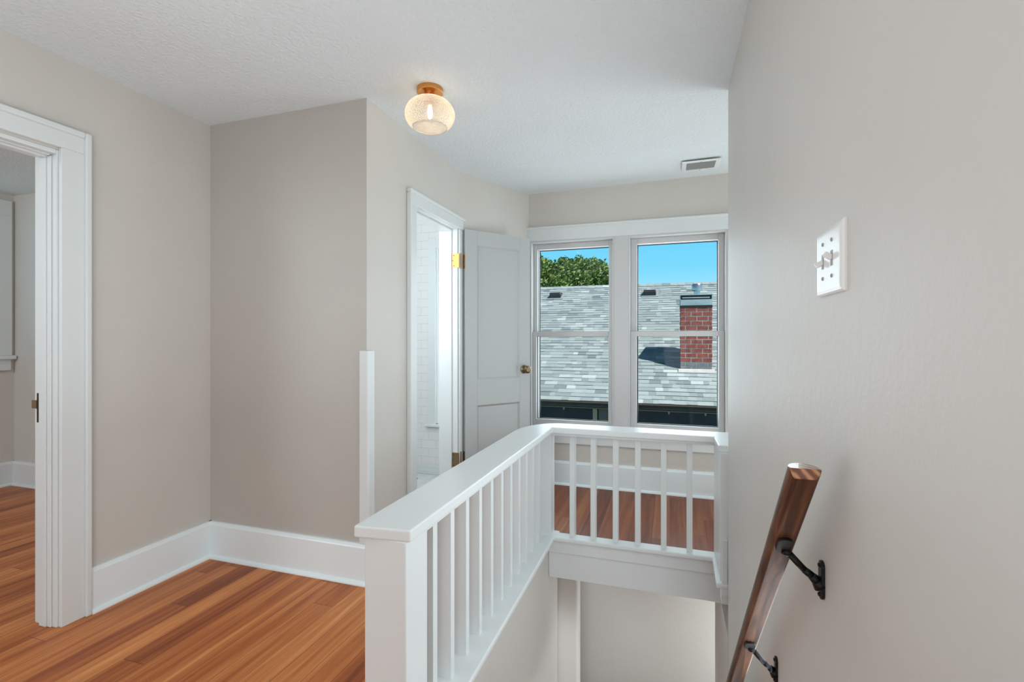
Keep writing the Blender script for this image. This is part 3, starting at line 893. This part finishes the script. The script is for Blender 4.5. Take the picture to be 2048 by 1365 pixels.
V = [bm.verts.new(q) for q in vs]; Lw = [bm.verts.new(q) for q in lo]
bm.faces.new(V)
for i in range(4):
    j = (i + 1) % 4; bm.faces.new([Lw[i], Lw[j], V[j], V[i]])
o = m.build('flashing', FLASH); o.parent = ch
RUST, _t, _p = mat('rust_mortar', (.30, .20, .14), .9)
o = B(CX0 - .012, CX1 + .02, CY0 - .035, CY0 + .01, .545, .612).build('base_mortar', RUST, bevel=.01); o.parent = ch
GALV = noisy('galvanised', (.52, .60, .62), (.70, .76, .76), 4, .35, .35)
DARKM, _t, _p = mat('sooty_metal', (.045, .04, .045), .6, .3)
o = B(CX0 - .008, CX1 + .008, CY0 - .010, CY1 + .01, CT, CT + .045).build('chimney_crown', DARKM, bevel=.004); o.parent = ch
m = B(CX0 - .012, CX1 + .0, CY0 - .012, CY0 + .01, CT + .045, CT + .16)
m.box(CX0 - .012, CX0 + .0, CY0 - .012, CY1 + .01, CT + .045, CT + .245); m.box(CX1 - .006, CX1 + .006, CY0 - .012, CY1, CT + .045, CT + .245)
m.box(CX0 - .02, CX1 + .02, CY0 - .02, CY1 + .02, CT + .245, CT + .262)
m.box(CX0 + .03, CX1 - .04, CY0 - .014, CY0, CT + .185, CT + .205)
o = m.build('chimney_cap', GALV, bevel=.003); o.parent = ch
o = B(CX0, CX1, CY0 + .012, CY1, CT + .045, CT + .245).build('flue_box', DARKM); o.parent = ch
# roof vents and pipe
def roof_vent(x, s):
    m = MB(); bm = m.bm
    w, l, h = .155, .30, .15
    pr = [(-.02, .0), (0, h * .75), (.06, h), (l, .02), (l, .0)]
    A = [bm.verts.new(on_roof(x - w, s + a, b_ + .01)) for a, b_ in pr]; Bq = [bm.verts.new(on_roof(x + w, s + a, b_ + .01)) for a, b_ in pr]
    for i in range(len(pr)):
        j = (i + 1) % len(pr); bm.faces.new([A[i], A[j], Bq[j], Bq[i]])
    bm.faces.new(A); bm.faces.new(Bq[::-1])
    o = keep(m.build('roof_vent', VENTB, bevel=.012), house)
    f = B(-w - .06, w + .06, -.08, l + .06, 0, .014)
    f.xf(Matrix.Translation(on_roof(x, s, .012)) @ Matrix.Rotation(math.atan2(RS.z, RS.y), 4, 'X'))
    q = f.build('vent_flange', SHING2); q.parent = o
VENTB, _t, _p = mat('black_vent', (.035, .037, .05), .4)
SHING2, _t, _p = mat('grey_flange', (.30, .34, .355), .9)
sv = (13.2 - EY) / RS.y
roof_vent(-3.02, sv); roof_vent(-.50, sv)
MET, _t, _p = mat('galvanised_pipe', (.62, .63, .64), .3, .85)
pb = on_roof(.645, (13.05 - EY) / RS.y, 0)
m = MB().lathe([(.07, -.05), (.07, .16), (.105, .17), (.125, .185), (.125, .32), (.11, .345), (0, .36)], 28, at=pb)
keep(m.build('vent_pipe', MET, smooth=True), house).modifiers.new('es', 'EDGE_SPLIT').split_angle = math.radians(35)

# trees
def leafmat(name, a, b):
    m, t, p = mat(name, a, .7)
    oi = node(t, 'ShaderNodeAttribute', attribute_name='tone')
    t.links.new(ramp(t, oi.outputs['Fac'], [(0, a), (1, b)]), p.inputs['Base Color'])
    p.inputs['Subsurface Weight'].default_value = 0
    return m
LEAF = leafmat('leaves', (.06, .13, .035), (.30, .42, .11))
BARK = noisy('bark', (.06, .045, .035), (.12, .09, .07), 6, .9)
def tree(loc, top, crown, n, label, seed):
    rt = random.Random(seed)
    root = empty('leafy_tree', loc); tag(root, label, 'tree')
    m = MB(); m.tube((0, 0, 0), (0, 0, top * .55), .35, .22, 12)
    m.build('trunk', BARK, root)
    m = MB()
    for c, r_ in crown:
        m.tube((0, 0, top * .5), (c[0], c[1], c[2]), .13, .03, 8)
    m.build('branch', BARK, root)
    bm = bmesh.new(); lay = bm.faces.layers.float.new('tone')
    tot = sum(r_ ** 2 for _, r_ in crown)
    for c, r_ in crown:
        for i in range(int(n * r_ ** 2 / tot)):
            d_ = Vector((rt.gauss(0, 1), rt.gauss(0, 1), rt.gauss(0, 1))).normalized()
            bump = 1 + .15 * math.sin(7 * d_.x + seed) * math.cos(6 * d_.z + 2 * d_.y) + .10 * math.sin(17 * d_.x + 3 * c[0]) * math.sin(15 * d_.z + 11 * d_.y)
            p_ = Vector(c) + d_ * r_ * bump * rt.uniform(.72, 1.06)
            q = Vector((rt.gauss(0, 1), rt.gauss(0, 1), rt.gauss(0, 1) + .8)).normalized()
            u_ = q.orthogonal().normalized(); v_ = q.cross(u_)
            s_ = rt.uniform(.045, .10)
            f = bm.faces.new([bm.verts.new(p_ + u_ * s_), bm.verts.new(p_ + v_ * s_ * .6), bm.verts.new(p_ - u_ * s_), bm.verts.new(p_ - v_ * s_ * .6)])
            f[lay] = min(1, max(0, rt.gauss(.5, .28)))
    me = bpy.data.meshes.new('crown'); bm.to_mesh(me); bm.free(); me.materials.append(LEAF)
    o = bpy.data.objects.new('crown', me); COL.objects.link(o); o.parent = root
TG = -3.2
crown = []
tr_ = random.Random(11)
TY = 24.
for (cx, cz_, r_) in ((-7.0, 3.6, 1.1), (-6.3, 4.35, 1.0), (-5.2, 4.35, 1.0), (-4.2, 4.2, 1.0), (-3.55, 4.2, .9), (-3.1, 3.5, .9), (-4.4, 3.2, 1.3), (-5.7, 3.1, 1.3), (-6.9, 2.4, 1.2), (-3.4, 2.3, 1.2), (-5.2, 2.0, 1.5), (-6.2, 4.0, .9)):
    crown.append(((cx + 5.2, tr_.uniform(-1.2, 1.2), cz_ - TG), r_))
tree((-5.2, TY, TG), 7.4, crown, 62000, 'round green leafy tree rising behind the neighbouring roof ridge', 2)
tree((4.9, 26., TG), 6.4, [((-1.2, 0, 6.6), 1.2), ((0, .4, 6.4), 1.5), ((1.2, -.3, 6.3), 1.3), ((.2, 0, 5.2), 1.6)], 16000, 'green tree mostly hidden behind the right edge of the right window', 5)
GRASS = noisy('lawn', (.05, .10, .025), (.09, .15, .04), 3, .95)
struct(B(-30, 30, 4.4, 60, -3.4, -3.2).build('ground', GRASS), 'grass ground between the houses below the windows', 'ground')

# ------------------------------------------------------------------ light
w = bpy.data.worlds.new('sky'); S.world = w; w.use_nodes = True
t = w.node_tree; t.nodes.clear()
wo = node(t, 'ShaderNodeOutputWorld'); bg = node(t, 'ShaderNodeBackground')
tcn = node(t, 'ShaderNodeTexCoord'); sp = node(t, 'ShaderNodeSeparateXYZ'); t.links.new(tcn.outputs['Generated'], sp.inputs[0])
c = ramp(t, sp.outputs[2], [(0., (.50, .85, .95)), (.06, (.42, .82, .98)), (.14, (.20, .68, .96)), (.23, (.14, .61, .95)), (.36, (.03, .11, .22)), (1., (.008, .03, .07))])
t.links.new(c, bg.inputs[0]); bg.inputs[1].default_value = 1.
t.links.new(bg.outputs[0], wo.inputs[0])

def lamp(name, kind, loc, energy, color=(1, 1, 1), size=None, size_y=None, to=None, **k):
    l = bpy.data.lights.new(name, kind); l.energy = energy; l.color = color
    if kind == 'AREA':
        l.shape = 'RECTANGLE'; l.size = size; l.size_y = size_y or size
    elif kind == 'POINT': l.shadow_soft_size = size or .05
    for a, v in k.items(): setattr(l, a, v)
    o = bpy.data.objects.new(name, l); COL.objects.link(o); o.location = loc
    if to is not None:
        o.rotation_euler = (Vector(to) - Vector(loc)).to_track_quat('-Z', 'Y').to_euler()
    return o
sd = Vector((-.791, .352, -1.219)).normalized()
s = lamp('sun', 'SUN', (0, 0, 8), 4.9, (1., .95, .88)); s.rotation_euler = sd.to_track_quat('-Z', 'Y').to_euler(); s.data.angle = math.radians(.6)
CW = (.83, .937, 1.)
lamp('landing_side_light', 'AREA', (2.45, 3.3, 1.4), 13, CW, 1.1, 1.8, (0, 3.0, 1.5))
lamp('landing_up_fill', 'AREA', (1.5, 3.3, .25), 19, CW, .9, .9, (1.0, 3.2, 2.4))  # added upward fill hidden past the right wall, lightens the far ceiling
lamp('window_light_one', 'AREA', (-.79, 4.3, 1.3), 9.5, CW, .7, 1.5, (-.79, 2, .9))
lamp('window_light_two', 'AREA', (.05, 4.3, 1.3), 11, CW, .7, 1.5, (.05, 2, .9))
lamp('hall_fill', 'AREA', (-1.4, -2.0, .6), 2, CW, 2.0, 1.0, (-1.2, 2, .2))
lamp('hall_side_fill', 'AREA', (.22, -.9, .7), 42, CW, 1.7, 1.2, (-2.4, .1, .35))  # unseen fill added behind the camera to lift the left wall
lamp('hall_bounce', 'AREA', (-1.2, .2, .8), 12, CW, 1.6, 1.6, (-1.2, .2, 3))
lamp('hall_left_fill', 'AREA', (-2.40, -.6, .9), 7, CW, 1.4, 1.2, (.27, 1.0, .8))  # added out-of-view fill that brightens the lower right wall
lamp('hall_down_fill', 'AREA', (-1.25, .1, 2.41), 9, CW, 1.5, 1.2, (-1.3, .2, 0))  # no fixture here: overhead fill added for the floor and low walls
lamp('stairwell_side_fill', 'AREA', (.255, 1.7, .85), 11.5, CW, 1.1, 1.4, (-2.4, 1.7, .85))  # unseen fill added over the stairwell for the bathroom wall and railing
lamp('bathroom_fill', 'AREA', (-2.35, 2.36, 1.35), 44, CW, 1.2, 1.9, (-2.2, 4.0, 1.1))  # added fill without a fixture, spreads even light over the tiled wall
lamp('bedroom_fill', 'AREA', (-4.0, -.6, 2.0), 32, CW, 1.2, 1.0, (-4.6, 2.6, 1.0))  # unseen fill added to raise the bedroom walls
lamp('stair_right_fill', 'AREA', (1.2, 3.55, -.9), 16, CW, .5, .9, (-.3, 3.6, -1.2))  # added lamp out of sight, brightens the far stair wall from the right
lamp('stair_fill', 'AREA', (-.1, 3.25, -1.2), 0.8, CW, .7, .7, (-.15, 3.9, -.9))
lamp('stair_fill_low', 'AREA', (-.3, 1.95, -.85), 1, CW, .7, .15, (-.5, 3.4, -1.3))
lamp('stair_stub_fill', 'SPOT', (-.45, 1.9, -.72), 28, CW, to=(-.66, 3.2, -1.0), spot_size=math.radians(42), spot_blend=.8, shadow_soft_size=.12)  # added cone that lifts only the stub wall and spares the header
lamp('bathroom_jamb_fill', 'AREA', (-1.6, 4.045, 1.25), 2.5, CW, .07, 1.5, (-2.0, 4.045, 1.25))  # strip added in the window recess to brighten the jamb, not daylight
lamp('stair_side_fill', 'AREA', (.255, 2.35, -.75), 4.8, CW, 1.1, .6, (-.7, 2.35, -.6))  # added fill at the right, brightens the left stairwell wall
lamp('bulb_light', 'POINT', (LX, LY, H - .118), 16.0, (1., .90, .77), .012)

# ------------------------------------------------------------------ camera
cam = bpy.data.cameras.new('camera'); co = bpy.data.objects.new('camera', cam); COL.objects.link(co)
co.location = (0, 0, 1.23)
co.rotation_euler = (PI / 2, 0, math.atan(316 / 974.))
cam.sensor_width = 36; cam.lens = 974. / 2048 * 36
cam.shift_y = -4.5 / 2048
cam.clip_start = .02; cam.clip_end = 200
S.camera = co
S.view_settings.view_transform = 'Standard'
S.view_settings.look = 'None'
S.view_settings.exposure = .12
S.cycles.max_bounces = 10; S.cycles.diffuse_bounces = 6; S.cycles.transparent_max_bounces = 16
S.cycles.use_denoising = True
